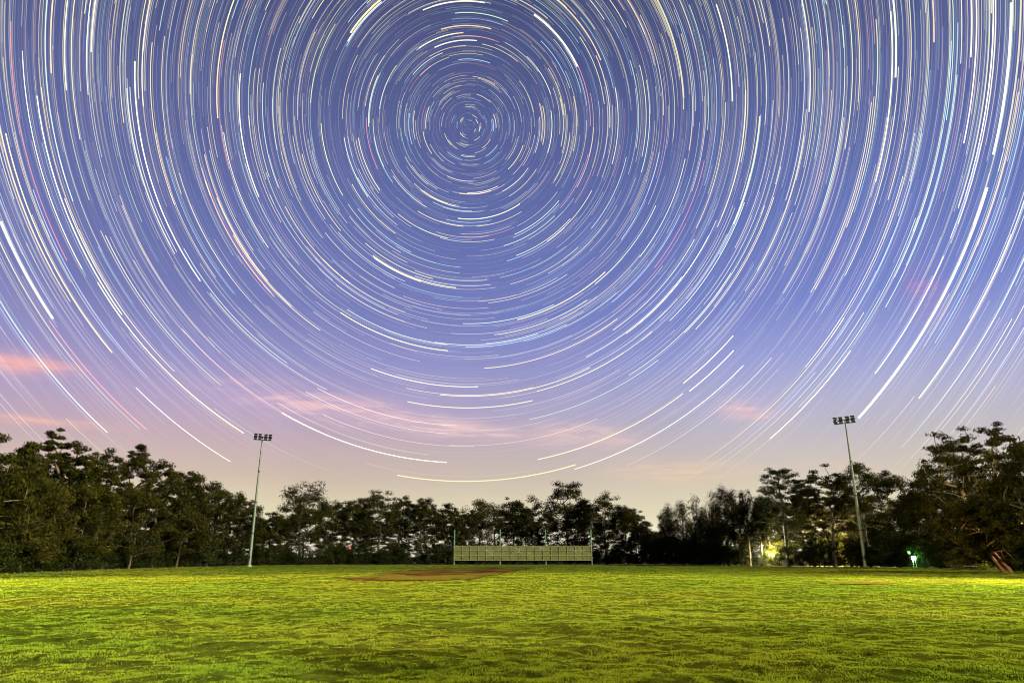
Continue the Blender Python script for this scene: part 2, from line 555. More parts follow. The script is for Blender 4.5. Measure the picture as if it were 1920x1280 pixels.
# ------------------------------------------------------------------ trees
def grow(seed, H, W, style):
    """returns (wood verts, wood quads, leaf verts, leaf quads) of one tree standing at the origin"""
    r = np.random.default_rng(seed)
    ncl = {'gum': 150, 'dense': 120, 'oak': 84, 'pine': 190, 'bush': 44, 'lean': 115, 'umbrella': 90}[style]
    ncl = int(ncl * r.uniform(0.9, 1.1))
    C = []
    if style in ('gum', 'umbrella', 'lean'):
        # a bumpy domed cap, looser leaf below it, hanging down the limbs
        bump = r.uniform(0.78, 1.0, 9)
        ba_ = r.uniform(0, 6.28, 9)
        for k in range(ncl):
            a = r.random() * 6.28
            if k < ncl * 0.55:
                q = r.random() ** 0.5
                top = (1 - 0.4 * q ** 2.4) * (0.92 + 0.08 * math.cos(3 * a + ba_[0]) * q)
                top *= 1 - 0.12 * abs(math.sin(5 * q + 2 * a + ba_[1]))
                z = H * (top - r.random() ** 2 * 0.1)
            else:
                q = r.random() ** 0.55
                z = H * r.uniform(0.2, 0.82) * (1 - 0.35 * q ** 2)
            if style == 'umbrella' and k >= ncl * 0.5 and r.random() < 0.25: continue
            C.append((math.cos(a) * q * W * 0.46, math.sin(a) * q * W * 0.46, min(z, H * 0.965), 0))
        cr, flat, nl, ll = W * 0.088, 0.62, 92, 0.27 + 0.005 * H
        if style == 'umbrella': cr, flat, nl = W * 0.09, 0.45, 105
    elif style == 'dense':
        for _ in range(ncl):
            z = r.random() ** 0.8
            prof = math.sin(math.pi * min(1, (0.16 + 0.84 * z)) ** 1.25) ** 0.55 if z < 0.98 else 0.1
            a, q = r.random() * 6.28, r.random() ** 0.4
            C.append((math.cos(a) * q * W * 0.5 * prof, math.sin(a) * q * W * 0.5 * prof, H * (0.13 + 0.84 * z), 0))
        cr, flat, nl, ll = W * 0.1, 0.62, 120, 0.30
    elif style == 'oak':      # she-oak: narrow, wispy, several leading shoots
        leads = [(r.uniform(-0.3, 0.3), r.uniform(-0.3, 0.3), r.uniform(0.75, 1.0)) for _ in range(4)]
        leads[0] = (0, 0, 1.0)
        for _ in range(ncl):
            lx, ly, lz = leads[r.integers(4)]
            z = r.uniform(0.25, 1.0) ** 0.85
            q = (1 - z) * 0.3 + 0.06
            a = r.random() * 6.28
            C.append((lx * W * (0.4 + 0.6 * z) + math.cos(a) * q * W, ly * W * z + math.sin(a) * q * W, H * lz * z, 1))
        cr, flat, nl, ll = W * 0.115, 1.4, 66, 0.34
    elif style == 'pine':
        nlay = 13
        for k in range(ncl):
            lay = r.integers(nlay)
            z = 0.3 + 0.68 * lay / (nlay - 1)
            prof = 0.5 * (1 - ((z - 0.45) / 0.62) ** 2) ** 0.7 if z > 0.45 else 0.46
            a = (lay * 2.4 + r.integers(4) * 1.57 + r.uniform(-0.25, 0.25))
            q = r.uniform(0.25, 1.0)
            C.append((math.cos(a) * q * W * prof, math.sin(a) * q * W * prof, H * z + q * W * 0.05 + r.uniform(-0.25, 0.25), 0))
        cr, flat, nl, ll = W * 0.075, 0.42, 85, 0.28
    else:                     # bush
        for _ in range(ncl):
            z = r.random()
            prof = math.sqrt(max(0.05, 1 - (z - 0.25) ** 2 / 0.62))
            a, q = r.random() * 6.28, r.random() ** 0.4
            C.append((math.cos(a) * q * W * 0.45 * prof, math.sin(a) * q * W * 0.45 * prof, H * (0.06 + 0.86 * z), 0))
        cr, flat, nl, ll = W * 0.13, 0.75, 75, 0.24
    C = np.array([c[:3] for c in C])
    if style != 'bush':
        lo_, hi_ = C[:, 2].min(), C[:, 2].max()
        C[:, 2] = lo_ + (C[:, 2] - lo_) * ((H - 0.55 * cr * flat - lo_) / (hi_ - lo_))
    # ---- skeleton
    nodes, par = [], []
    lean = np.array([r.uniform(-0.06, 0.06), r.uniform(-0.06, 0.06)]) * H
    if style == 'lean':
        lean = np.array([-0.42 * H, 0.05 * H])
        C[:, 0] += lean[0] * 0.8
    htr = {'gum': 0.5, 'umbrella': 0.55, 'lean': 0.55, 'dense': 0.5, 'oak': 0.86, 'pine': 0.95, 'bush': 0.2}[style] * H
    m = 9
    wob = r.uniform(-0.008, 0.008, size=(m + 1, 2)) * H
    for i in range(m + 1):
        t = i / m
        nodes.append(np.array([lean[0] * t + wob[i, 0] * (t > 0), lean[1] * t + wob[i, 1] * (t > 0), htr * t - (0.15 if i == 0 else 0)]))
        par.append(i - 1)
    order = np.argsort(np.hypot(C[:, 0] - lean[0], C[:, 1] - lean[1]) + np.abs(C[:, 2] - htr) * 0.7)
    lo = {'bush': 1, 'dense': 1, 'lean': 6}.get(style, 3)
    for ci in order:
        c = C[ci]
        P = np.array(nodes[lo:])
        dv = c - P
        hd = np.hypot(dv[:, 0], dv[:, 1])
        cost = np.linalg.norm(dv, axis=1) + np.where(dv[:, 2] < 0.25 * hd - 0.2, (0.25 * hd - dv[:, 2]) * 2.0, 0)
        b = int(np.argmin(cost)) + lo
        p0 = nodes[b]
        prev = b
        ns = 3
        L = np.linalg.norm(c - p0)
        for s in range(1, ns + 1):
            t = s / ns
            q = p0 + (c - p0) * t
            q = q + np.array([r.uniform(-1, 1), r.uniform(-1, 1), 0.6 * math.sin(math.pi * t)]) * 0.1 * L * (s < ns)
            nodes.append(q)
            par.append(prev)
            prev = len(nodes) - 1
    N = len(nodes)
    cnt = np.zeros(N)
    haschild = np.zeros(N, bool)
    for i in range(N - 1, -1, -1):
        if not haschild[i]: cnt[i] += 1
        if par[i] >= 0:
            cnt[par[i]] += cnt[i]
            haschild[par[i]] = True
    rt = max(0.14, H * 0.016) if style != 'bush' else 0.07
    radn = rt * (cnt / cnt[0]) ** 0.5
    radn[0] *= 1.25
    radn = np.maximum(radn, 0.022)
    P = np.array(nodes)
    wv, wq = [], []
    SD = 6
    ca = np.arange(SD) * 2 * math.pi / SD
    for i in range(1, N):
        a, b = P[par[i]], P[i]
        d = b - a
        L = np.linalg.norm(d)
        if L < 1e-4: continue
        d /= L
        ref = np.array([1.0, 0, 0]) if abs(d[0]) < 0.8 else np.array([0, 1.0, 0])
        e1 = np.cross(d, ref); e1 /= np.linalg.norm(e1)
        e2 = np.cross(d, e1)
        ra = min(radn[par[i]], radn[i] * 1.5) if par[i] > 0 else radn[par[i]]
        ring = np.cos(ca)[:, None] * e1 + np.sin(ca)[:, None] * e2
        k0 = len(wv) * SD
        wv.append(a - d * ra * 0.3 + ring * ra)
        wv.append(b + ring * radn[i])
        for s in range(SD):
            s2 = (s + 1) % SD
            wq.append([k0 + s, k0 + s2, k0 + SD + s2, k0 + SD + s])
    wv = np.concatenate(wv)
    # ---- leaves, clump by clump
    sz = r.uniform(0.7, 1.35, len(C)) * cr
    sz = np.clip(sz, 0.35, 2.2)
    per = np.maximum(14, (nl * (sz / cr) ** 1.3)).astype(int)
    idx = np.repeat(np.arange(len(C)), per)
    n = len(idx)
    g = r.normal(size=(n, 3))
    g /= np.linalg.norm(g, axis=1)[:, None]
    g *= (r.random(n) ** 0.42)[:, None]
    g *= np.array([1, 1, flat])
    if style in ('gum', 'umbrella', 'lean', 'dense'):     # domed caps: fuller above
        g[:, 2] = np.where(g[:, 2] < 0, g[:, 2] * 0.6, g[:, 2])
    pos = C[idx] + g * sz[idx][:, None] * 1.15
    nrm = g / (np.linalg.norm(g, axis=1)[:, None] + 1e-6) + r.normal(size=(n, 3)) * 0.45     # leaves face out of their clump
    nrm[:, 2] += 0.25
    dr = r.normal(size=(n, 3))
    if style in ('gum', 'umbrella', 'lean', 'oak'): dr[:, 2] -= 0.9
    dr = np.cross(nrm, np.cross(dr, nrm))
    dr /= np.linalg.norm(dr, axis=1)[:, None] + 1e-9
    o = np.cross(nrm, dr)
    o /= np.linalg.norm(o, axis=1)[:, None] + 1e-9
    ln = ll * r.uniform(0.6, 1.4, n)
    wid = ln * {'oak': 0.36, 'pine': 0.36}.get(style, 0.36)
    lv = np.stack([pos - dr * ln[:, None] * 0.5, pos + o * wid[:, None] * 0.5, pos + dr * ln[:, None] * 0.5, pos - o * wid[:, None] * 0.5], 1).reshape(-1, 3)
    lv[:, 2] = np.maximum(lv[:, 2], 0.03)
    lq = np.arange(4 * n).reshape(-1, 4)
    return wv, np.array(wq), lv, lq


LEAF = {'gum': 'gum_leaf', 'umbrella': 'gum_leaf', 'lean': 'dense_leaf', 'dense': 'dense_leaf', 'oak': 'oak_leaf', 'pine': 'pine_leaf', 'bush': 'bush_leaf'}


def tree(name, px, top, wpx, style, label, cat='tree', group=None, off=3.0, seed=0, bark='bark', leaf=None, base=None):
    p = base if base is not None else edge_pt(px, off)
    hd = math.hypot(p.x, p.y)
    d = pix_dir(px, top)
    H = CAM_Z + hd * d.z / math.hypot(d.x, d.y)
    W = wpx * p.y / math.cos(PITCH) / FPX * (1.2 if style == 'oak' else 1.0)
    wv, wq, lv, lq = grow(seed, H, W, style)
    root = empty(name, p)
    tag(root, label, cat, group)
    tr = 'stem' if style == 'bush' else 'trunk'
    cw = 'foliage' if style == 'bush' else 'crown'
    link(tr, np_mesh(tr, wv, wq, M[bark], True), root)
    link(cw, np_mesh(cw, lv, lq, M[leaf or LEAF[style]]), root)
    return root


G1 = ('broad eucalyptus among the trees left of the lattice screen\'s mast', None)
T = [
    # px, top, width, style, offset, bark, label, group
    (-70, 812, 170, 'gum', 4, 'pale_bark', 'dark gum tree in the tall bank at the near end of the left tree belt', 'tall gums of the left belt'),
    (12, 828, 95, 'gum', 5, 'bark', 'dark gum tree in the tall bank at the near end of the left tree belt', 'tall gums of the left belt'),
    (62, 799, 80, 'umbrella', 12, 'pale_bark', 'tallest flat topped gum of the left belt, its cap standing clear above its neighbours', None),
    (112, 828, 95, 'gum', 6, 'bark', 'dark gum tree in the tall bank at the near end of the left tree belt', 'tall gums of the left belt'),
    (165, 840, 90, 'gum', 7, 'pale_bark', 'dark gum tree in the tall bank at the near end of the left tree belt', 'tall gums of the left belt'),
    (228, 833, 66, 'dense', 9, 'bark', 'round headed dense tree bulging above the sloping top of the left belt', None),
    (285, 864, 95, 'gum', 6, 'bark', 'gum tree on the slope of the left belt stepping down to the light mast', 'stepping gums of the left belt'),
    (332, 882, 90, 'gum', 5, 'bark', 'gum tree on the slope of the left belt stepping down to the light mast', 'stepping gums of the left belt'),
    (385, 903, 95, 'gum', 5, 'pale_bark', 'gum tree on the slope of the left belt stepping down to the light mast', 'stepping gums of the left belt'),
    (440, 922, 90, 'gum', 6, 'bark', 'gum tree on the slope of the left belt stepping down to the light mast', 'stepping gums of the left belt'),
    (35, 893, 150, 'dense', 1.5, 'bark', 'thick leafy tree filling the front of the left belt down to the grass', 'thick front trees of the left belt'),
    (135, 905, 140, 'dense', 1.5, 'bark', 'thick leafy tree filling the front of the left belt down to the grass', 'thick front trees of the left belt'),
    (240, 915, 130, 'dense', 1.5, 'bark', 'thick leafy tree filling the front of the left belt down to the grass', 'thick front trees of the left belt'),
    (330, 945, 100, 'dense', 2.0, 'bark', 'thick leafy tree filling the front of the left belt down to the grass', 'thick front trees of the left belt'),
    (505, 960, 60, 'gum', 5, 'bark', 'short gum tree just beside the slim mast in the dip of the tree line', None),
    (562, 904, 120, 'gum', 4, 'bark', 'broad domed gum rising between the slim mast and the low middle tree row', None),
    (617, 938, 75, 'gum', 8, 'bark', 'dark gum in the even row between the domed gum and the screen', 'gums of the middle row'),
    (658, 934, 75, 'gum', 5, 'bark', 'dark gum in the even row between the domed gum and the screen', 'gums of the middle row'),
    (706, 920, 80, 'gum', 5, 'bark', 'dark gum in the even row between the domed gum and the screen', 'gums of the middle row'),
    (750, 930, 66, 'gum', 8, 'pale_bark', 'dark gum in the even row between the domed gum and the screen', 'gums of the middle row'),
    (792, 932, 72, 'gum', 4, 'bark', 'dark gum in the even row between the domed gum and the screen', 'gums of the middle row'),
    (838, 944, 60, 'gum', 7, 'bark', 'dark gum in the even row between the domed gum and the screen', 'gums of the middle row'),
    (900, 938, 92, 'dense', 9, 'bark', 'rounded dense tree straight behind the screen, wider than its neighbours', None),
    (962, 932, 66, 'gum', 9, 'bark', 'open crowned gum behind the right half of the screen', 'gums behind the screen'),
    (1006, 930, 76, 'gum', 8, 'bark', 'open crowned gum behind the right half of the screen', 'gums behind the screen'),
    (1068, 903, 84, 'gum', 9, 'bark', 'tallest gum behind the screen with a domed cap above the row', None),
    (1100, 938, 70, 'gum', 7, 'bark', 'gum on the shoulder falling from the screen to the gap in the trees', 'gums beside the gap'),
    (1138, 922, 84, 'gum', 6, 'bark', 'gum on the shoulder falling from the screen to the gap in the trees', 'gums beside the gap'),
    (1178, 948, 66, 'gum', 7, 'bark', 'gum on the shoulder falling from the screen to the gap in the trees', 'gums beside the gap'),
    (1203, 978, 44, 'gum', 5, 'bark', 'smallest gum at the edge of the gap in the tree line', None),
    (1254, 950, 44, 'oak', 5, 'pale_bark', 'slim spiky she-oak in the close stand beside the gap', 'she-oaks in the close stand'),
    (1282, 938, 46, 'oak', 6, 'bark', 'slim spiky she-oak in the close stand beside the gap', 'she-oaks in the close stand'),
    (1312, 929, 48, 'oak', 5, 'bark', 'slim spiky she-oak in the close stand beside the gap', 'she-oaks in the close stand'),
    (1342, 922, 46, 'oak', 7, 'pale_bark', 'slim spiky she-oak in the close stand beside the gap', 'she-oaks in the close stand'),
    (1366, 911, 46, 'oak', 5, 'bark', 'slim spiky she-oak in the close stand beside the gap', 'she-oaks in the close stand'),
    (1386, 916, 42, 'oak', 8, 'bark', 'slim spiky she-oak in the close stand beside the gap', 'she-oaks in the close stand'),
    (1407, 917, 36, 'oak', 6, 'bark', 'slim spiky she-oak in the close stand beside the gap', 'she-oaks in the close stand'),
    (1430, 930, 46, 'oak', 5, 'pale_bark', 'slim spiky she-oak in the close stand beside the gap', 'she-oaks in the close stand'),
    (1480, 878, 104, 'pine', 4, 'bark', 'dark layered pine standing above the she-oak stand', None),
    (1513, 898, 50, 'pine', 12, 'bark', 'narrow dark pine pressed against the big layered pine', None),
    (1450, 935, 60, 'dense', 9, 'bark', 'small leafy tree squeezed between the she-oaks and the layered pine', None),
    (1528, 900, 62, 'gum', 9, 'bark', 'gum filling the space between the layered pine and the flat topped gum', None),
    (1596, 893, 70, 'dense', 12, 'bark', 'leafy tree half hidden behind the flat topped gum and the tall mast', None),
    (1566, 870, 92, 'umbrella', 5, 'bark', 'spreading flat topped gum right beside the tall light mast', None),
    (1632, 868, 100, 'dense', 8, 'bark', 'full round tree behind the tall light mast', 'round trees behind the tall mast'),
    (1685, 882, 90, 'dense', 6, 'bark', 'full round tree behind the tall light mast', 'round trees behind the tall mast'),
    (1735, 905, 70, 'gum', 7, 'bark', 'lower gum in the saddle between the round trees and the tallest gums', None),
    (1765, 875, 90, 'dense', 7, 'bark', 'leafy olive tree on the near shoulder of the tallest gums', 'leafy trees under the tallest gums'),
    (1810, 850, 110, 'dense', 6, 'bark', 'leafy olive tree on the near shoulder of the tallest gums', 'leafy trees under the tallest gums'),
    (1838, 800, 150, 'umbrella', 8, 'pale_bark', 'very tall gum with flat tufts of leaf on bare upper branches', 'tallest gums of the right belt'),
    (1905, 793, 130, 'umbrella', 6, 'pale_bark', 'very tall gum with flat tufts of leaf on bare upper branches', 'tallest gums of the right belt'),
    (1990, 806, 170, 'gum', 4, 'bark', 'very tall gum with flat tufts of leaf on bare upper branches', 'tallest gums of the right belt'),
    (1915, 900, 120, 'gum', 3, 'bark', 'middle height gum in front of the tallest gums', None),
]
NAMES = {'gum': 'gum_tree', 'umbrella': 'gum_tree', 'dense': 'leafy_tree', 'oak': 'she_oak_tree', 'pine': 'pine_tree'}
protos = {}
for i, (px, top, wpx, st, off, bark, label, grp) in enumerate(T):
    o = tree(NAMES[st], px, top, wpx, st, label, 'tree', grp, off, 100 + i, bark)
    protos.setdefault(st, []).append((o, top))

# twin leaning red trunks at the right rim
lp = pix_ground(1888, 1073.2)
tree('leaning_gum_tree', 1888, 935, 120, 'lean', 'gum with leaning reddish trunk at the rim of the grass, tilted towards the field', 'tree', 'leaning red gums', 0, 901, 'red_bark', base=lp)
tree('leaning_gum_tree', 1897, 945, 100, 'lean', 'gum with leaning reddish trunk at the rim of the grass, tilted towards the field', 'tree', 'leaning red gums', 0, 902, 'red_bark', base=pix_ground(1899, 1073.2))

# two unseen gums, added beside the near grass to cast shade across it
for q, (x, y, hh, ww) in enumerate(((17.5, 3.0, 11.0, 9.0), (24.5, 6.5, 13.0, 10.0))):
    wv, wq, lv, lq = grow(950 + q, hh, ww, 'gum')
    rt_ = empty('gum_tree', (x, y, 0))
    tag(rt_, ('lower gum added out of view beside the near grass, its shade across the turf', 'higher gum added out of view beside the near grass, behind the lower one')[q], 'tree')
    link('trunk', np_mesh('trunk', wv, wq, M['pale_bark'], True), rt_)
    link('crown', np_mesh('crown', lv, lq, M['gum_leaf']), rt_)

# second row deeper in the belt: the same kinds, turned and scaled
random.seed(5)
for i, px in enumerate(list(range(-90, 1190, 44)) + list(range(1262, 1990, 44))):
    if px < 480: src = random.choice(protos['gum'][:9])[0]
    elif px < 1200: src = random.choice(protos['gum'][9:22])[0]
    elif px < 1440: src = random.choice(protos['oak'])[0]
    else: src = random.choice(protos['dense'][-4:])[0]
    c = copy_tree(src)
    p = edge_pt(px + random.uniform(-12, 12), random.uniform(16, 34))
    c.location = p
    c.rotation_euler = (0, 0, random.uniform(0, 6.28))
    s = random.uniform(0.7, 0.9) if px < 1240 or px > 1440 else random.uniform(0.85, 0.97)
    c.scale = (s * 1.15, s * 1.15, s)
    tag(c, 'shaded tree deep in the belt, half hidden behind the front row', 'tree', 'trees deep in the belt')

# undergrowth along the rim
bush_protos = []
for k in range(6):
    H, W = 3.0, 4.2
    wv, wq, lv, lq = grow(700 + k, H, W, 'bush')
    bush_protos.append((np_mesh('stem', wv, wq, M['bark'], True), np_mesh('foliage', lv, lq, M['bush_leaf'])))
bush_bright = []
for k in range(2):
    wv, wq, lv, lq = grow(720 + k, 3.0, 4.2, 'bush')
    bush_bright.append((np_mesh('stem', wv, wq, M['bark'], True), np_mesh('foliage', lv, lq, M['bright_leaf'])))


def shrub(px, off, sx, sz, label, group=None, pr=None):
    st, fo = pr or random.choice(bush_protos)
    root = empty('shrub', edge_pt(px, off), random.uniform(0, 6.28))
    root.scale = (sx, sx, sz)
    tag(root, label, 'shrub', group)
    link('stem', st, root)
    link('foliage', fo, root)
    return root


px = -80
while px < 1990:
    d = edge_pt(px).length
    tall = 1.0
    if 1205 < px < 1440: tall = 1.35
    if 560 < px < 860: tall = 1.0
    if px < 420: tall = 1.0
    s = random.uniform(0.85, 1.5)
    if not (1418 < px < 1474 or 1538 < px < 1600):
        shrub(px, random.uniform(1.5, 5.0), s * random.uniform(0.9, 1.2), s * tall, 'dark shrub in the undergrowth along the rim of the field', 'undergrowth shrubs')
        shrub(px + 9, random.uniform(8.0, 13.0), s * 1.3, s * tall * (random.uniform(0.5, 0.9) if 480 < px < 1190 else random.uniform(1.0, 1.8)), 'dark shrub in the second line of undergrowth under the trees', 'inner undergrowth shrubs')
    px += random.uniform(0.6, 0.95) * 4.2 * FPX / d * 0.95
for px in (1228, 1268, 1300):
    shrub(px, 3.5, 1.35, 1.9, 'rounded green bush standing taller under the gap and she-oaks', 'taller bushes under the she-oaks')
shrub(1340, 2.5, 1.3, 1.5, 'broad drooping bush in front of the she-oak trunks')
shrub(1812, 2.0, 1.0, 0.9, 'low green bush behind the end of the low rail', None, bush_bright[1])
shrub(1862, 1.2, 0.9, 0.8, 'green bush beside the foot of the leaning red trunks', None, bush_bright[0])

# the bush lit from behind by a lamp, and yellow lit bushes near the tall mast
LB = edge_pt(1446, 6.0)
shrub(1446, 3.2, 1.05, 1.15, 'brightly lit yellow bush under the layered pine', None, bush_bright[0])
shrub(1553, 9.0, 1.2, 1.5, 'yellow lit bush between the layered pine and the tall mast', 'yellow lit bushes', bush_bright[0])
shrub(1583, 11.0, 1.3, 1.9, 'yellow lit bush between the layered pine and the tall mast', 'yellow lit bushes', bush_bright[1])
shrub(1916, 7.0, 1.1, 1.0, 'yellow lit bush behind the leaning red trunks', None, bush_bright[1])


# ------------------------------------------------------------------ lamps in the tree belt
def path_lamp(p, h, label, power, col):
    root = empty('path_lamp', p)
    tag(root, label, 'lamp')
    MB().tube((0, 0, -0.1), (0, 0, h), 0.07, 0.05, 8).build('post', M['galv'], root)
    MB().box((0, 0, h + 0.1), (0.42, 0.42, 0.06), bevel=0.015).build('cap', M['head_dark'], root, (0, 0, 0.28))
    MB().tube((0, 0, h), (0, 0, h + 0.34), 0.11, 0.17, 10).build('globe', M['lamp_warm'], root)
    l = bpy.data.lights.new('lamp_light', 'POINT')
    l.energy, l.color, l.shadow_soft_size = power, col, 0.25
    lo = bpy.data.objects.new('lamp_light', l)
    lo.location = (0, 0, h + 0.75)
    lo.parent = root
    COL.objects.link(lo)
    return root


path_lamp(edge_pt(1452, 5.6), 1.7, 'lit lamp hidden behind the bright yellow bush', 7500, (1.0, 0.9, 0.5))
path_lamp(edge_pt(1568, 15.0), 3.4, 'lit lamp among the trees beside the tall mast', 22000, (1.0, 0.78, 0.32))
path_lamp(edge_pt(1930, 11.0), 3.2, 'lit lamp behind the leaning red trunks', 5000, (1.0, 0.75, 0.3))

def rim_lamp(p, h, aim, power, col, label):
    """street lamp at the rim of the field, its shielded head turned to the grass"""
    root = empty('street_lamp', p)
    tag(root, label, 'lamp', 'street lamps at the field rim')
    d = (Vector(aim) - Vector((p.x, p.y, h)))
    f = Vector((d.x, d.y, 0)).normalized()
    MB().tube((0, 0, -0.1), (0, 0, h), 0.11, 0.07, 10).build('post', M['galv'], root)
    MB().tube((0, 0, h - 0.05), f * 1.3 + Vector((0, 0, h + 0.12)), 0.05, 0.045, 8).build('arm', M['galv'], root)
    hd = f * 1.6 + Vector((0, 0, h + 0.12))
    rot = d.to_track_quat('-Z', 'Y').to_matrix()
    MB().box(hd, (0.5, 0.5, 0.16), rot, 0.04).build('lamp_head', M['head_dark'], root)
    MB().box(hd + rot @ Vector((0, 0, -0.09)), (0.4, 0.4, 0.03), rot).build('lens', M['lamp_warm'], root)
    l = bpy.data.lights.new('lamp_light', 'SPOT')
    l.energy, l.color, l.shadow_soft_size = power, col, 0.15
    l.spot_size, l.spot_blend = R(135), 0.6
    lo = bpy.data.objects.new('lamp_light', l)
    lo.rotation_euler = rot.to_euler()
    lo.location = hd + rot @ Vector((0, 0, -0.2))
    lo.parent = root
    COL.objects.link(lo)
    return root


rim_lamp(Vector((52, 44, 0)), 12.0, (10, 26, 0), 270000, (1.0, 0.88, 0.3), 'lit street lamp at the field rim past the tallest gums')
rim_lamp(Vector((-54, 42, 0)), 12.0, (-12, 26, 0), 280000, (1.0, 0.82, 0.26), 'lit street lamp at the field rim before the left belt')

# bright lamp on twin legs, with its small white sign
gp = pix_ground(1716, 1063.6)
root = empty('floor_lamp', gp)
tag(root, 'glaring white lamp on two thin legs at the rim of the grass', 'lamp')
for sx in (-1, 1):
    MB().tube((0.24 * sx, 0, -0.05), (0.17 * sx, 0, 1.15), 0.04, 0.035, 8).build('leg', M['white_paint'], root)
MB().box((0, 0.12, 1.42), (0.7, 0.2, 0.5), bevel=0.03).build('housing', M['head_dark'], root)
MB().box((0, 0.005, 1.42), (0.6, 0.03, 0.42), bevel=0.01).build('lens', M['lamp_white'], root)
l = bpy.data.lights.new('lamp_light', 'POINT')
l.energy, l.color, l.shadow_soft_size = 500, (0.3, 1.0, 0.35), 0.2
lo = bpy.data.objects.new('lamp_light', l)
lo.location = (0, -0.35, 1.5)
lo.parent = root
COL.objects.link(lo)
sp = pix_ground(1708.5, 1063.3)
root = empty('notice_sign', sp)
tag(root, 'small blank white sign on a thin post beside the glaring lamp', 'sign')
MB().tube((0, 0, -0.05), (0, 0, 1.95), 0.03, 0.03, 8).build('post', M['galv'], root)
MB().box((0, -0.05, 2.2), (0.42, 0.03, 0.5), bevel=0.008).build('board', M['white_paint'], root)

# low rail near the right rim
ra, rb = pix_ground(1783, 1065.6), pix_ground(1834, 1067.6)
ra.z = rb.z = 0.42
root = empty('low_rail', ((ra + rb) / 2).xy.to_3d())
tag(root, 'low pale rail on short posts at the rim of the grass', 'rail')
off = -root.location
MB().tube(ra + off, rb + off, 0.06, 0.06, 8).build('rail', M['rail_paint'], root)
for t in (0.04, 0.5, 0.96):
    p = ra.lerp(rb, t) + off
    MB().tube((p.x, p.y, -0.05), (p.x, p.y, 0.37), 0.045, 0.045, 8).build('post', M['galv'], root)

# red signals glimpsed through the trees
for px, py, lab in ((487, 1040, 'red signal lamp glowing through the trunks beside the slim mast'), (654, 1027, 'red signal lamp glowing through the middle tree row, higher of two'),
                    (718, 1030, 'red signal lamp glowing through the middle tree row near the infield')):
    p = edge_pt(px, 6.5)
    d = pix_dir(px, py)
    hz = CAM_Z + math.hypot(p.x, p.y) * d.z / math.hypot(d.x, d.y)
    root = empty('signal_lamp', p)
    tag(root, lab, 'lamp')
    MB().tube((0, 0, -0.1), (0, 0, hz - 0.3), 0.06, 0.06, 8).build('post', M['head_dark'], root)
    MB().box((0, 0.1, hz), (0.5, 0.22, 0.7), bevel=0.03).build('housing', M['head_dark'], root)
    MB().tube((0, -0.02, hz), (0, -0.07, hz), 0.2, 0.2, 14).build('lens', M['lamp_red'], root)


# ------------------------------------------------------------------ flood light masts
def mast(px, py, top, yaw, label, arm):
    p = pix_ground(px, py)
    d = pix_dir(px, top)                     # base column is close enough: masts are plumb
    # a plumb mast: find the height whose image row is `top`
    hd = math.hypot(p.x, p.y)
    H = 20.0
    for _ in range(40):
        q = Vector((p.x, p.y, H - CAM_Z))
        c, s = math.cos(PITCH), math.sin(PITCH)
        zc, yc = q.y * c + q.z * s, -q.y * s + q.z * c
        H += (640 - FPX * yc / zc - top) * zc / FPX
    root = empty('light_mast', p)
    tag(root, label, 'light mast', 'flood light masts')
    MB().tube((0, 0, 0.04), (0, 0, H), 0.30, 0.11, 14).build('pole', M['galv'], root)
    MB().tube((0, 0, -0.1), (0, 0, 0.1), 0.55, 0.5, 14).build('base_plate', M['concrete'], root)
    rot = Matrix.Rotation(yaw, 3, 'Z')
    MB().box((0.0, -0.36, 1.5), (0.34, 0.2, 0.6), bevel=0.02).build('control_box', M['head_dark'], root)
    for zz in (5.5, 11.0, 16.5):
        rz_ = 0.30 - 0.19 * zz / H + 0.025
        MB().tube((0, 0, zz), (0, 0, zz + 0.22), rz_, rz_, 14).build('joint_collar', M['head_dark'], root)
    for dz in (-0.1, -0.68):
        MB().box(rot @ Vector((0, -0.17, 0)) + Vector((0, 0, H + dz)), (arm, 0.12, 0.12), rot).build('crossarm', M['galv'], root)
    for dz in (-0.1, -0.68):
        for k in range(4):
            u = (-0.5 + (k + 0.5) / 4) * arm * (1.0)
            u += 0.12 if u > 0 else -0.12
            tilt = rot @ Matrix.Rotation(R(-22), 3, 'X')
            c0 = rot @ Vector((u, -0.45, 0)) + Vector((0, 0, H + dz + 0.12))
            f = empty_part('floodlight', root)
            b = MB()
            b.box(c0, (arm * 0.165, 0.40, 0.11), tilt, 0.025)
            b.box(c0 + tilt @ Vector((0, -0.36, 0.11)), (arm * 0.195, 0.4, 0.035), tilt)
            me = b.mesh('floodlight', M['head_dark'])
            f.data = me
            MB().box(c0 + tilt @ Vector((0, -0.05, -0.115)), (arm * 0.16, 0.38, 0.03), tilt).build('lens', M['lens'], f)
    return root


def empty_part(name, root):
    me = bpy.data.meshes.new(name)
    o = bpy.data.objects.new(name, me)
    COL.objects.link(o)
    o.parent = root
    return o


mast(467, 1060.5, 818, R(27), 'slim flood light mast before the left tree belt', 3.15)
mast(1623, 1062.5, 786, R(-41), 'tall flood light mast before the round trees of the right belt', 3.4)

# ------------------------------------------------------------------ long raised screen
q0, q1 = pix_ground(851, 1058), pix_ground(1110, 1058)
q1.y = q0.y
mid = (q0 + q1) / 2
mid.x = (q0.x + q1.x) / 2
root = empty('raised_screen', mid)
tag(root, 'long raised screen of clear panels in a lattice frame on four posts', 'screen')
Wd = (q1 - q0).length
dist = mid.y


def hz_at(py):
    d = pix_dir(980, py)
    return CAM_Z + dist * d.z / d.y


zt, zb, zp = hz_at(1023), hz_at(1049.5), hz_at(992)


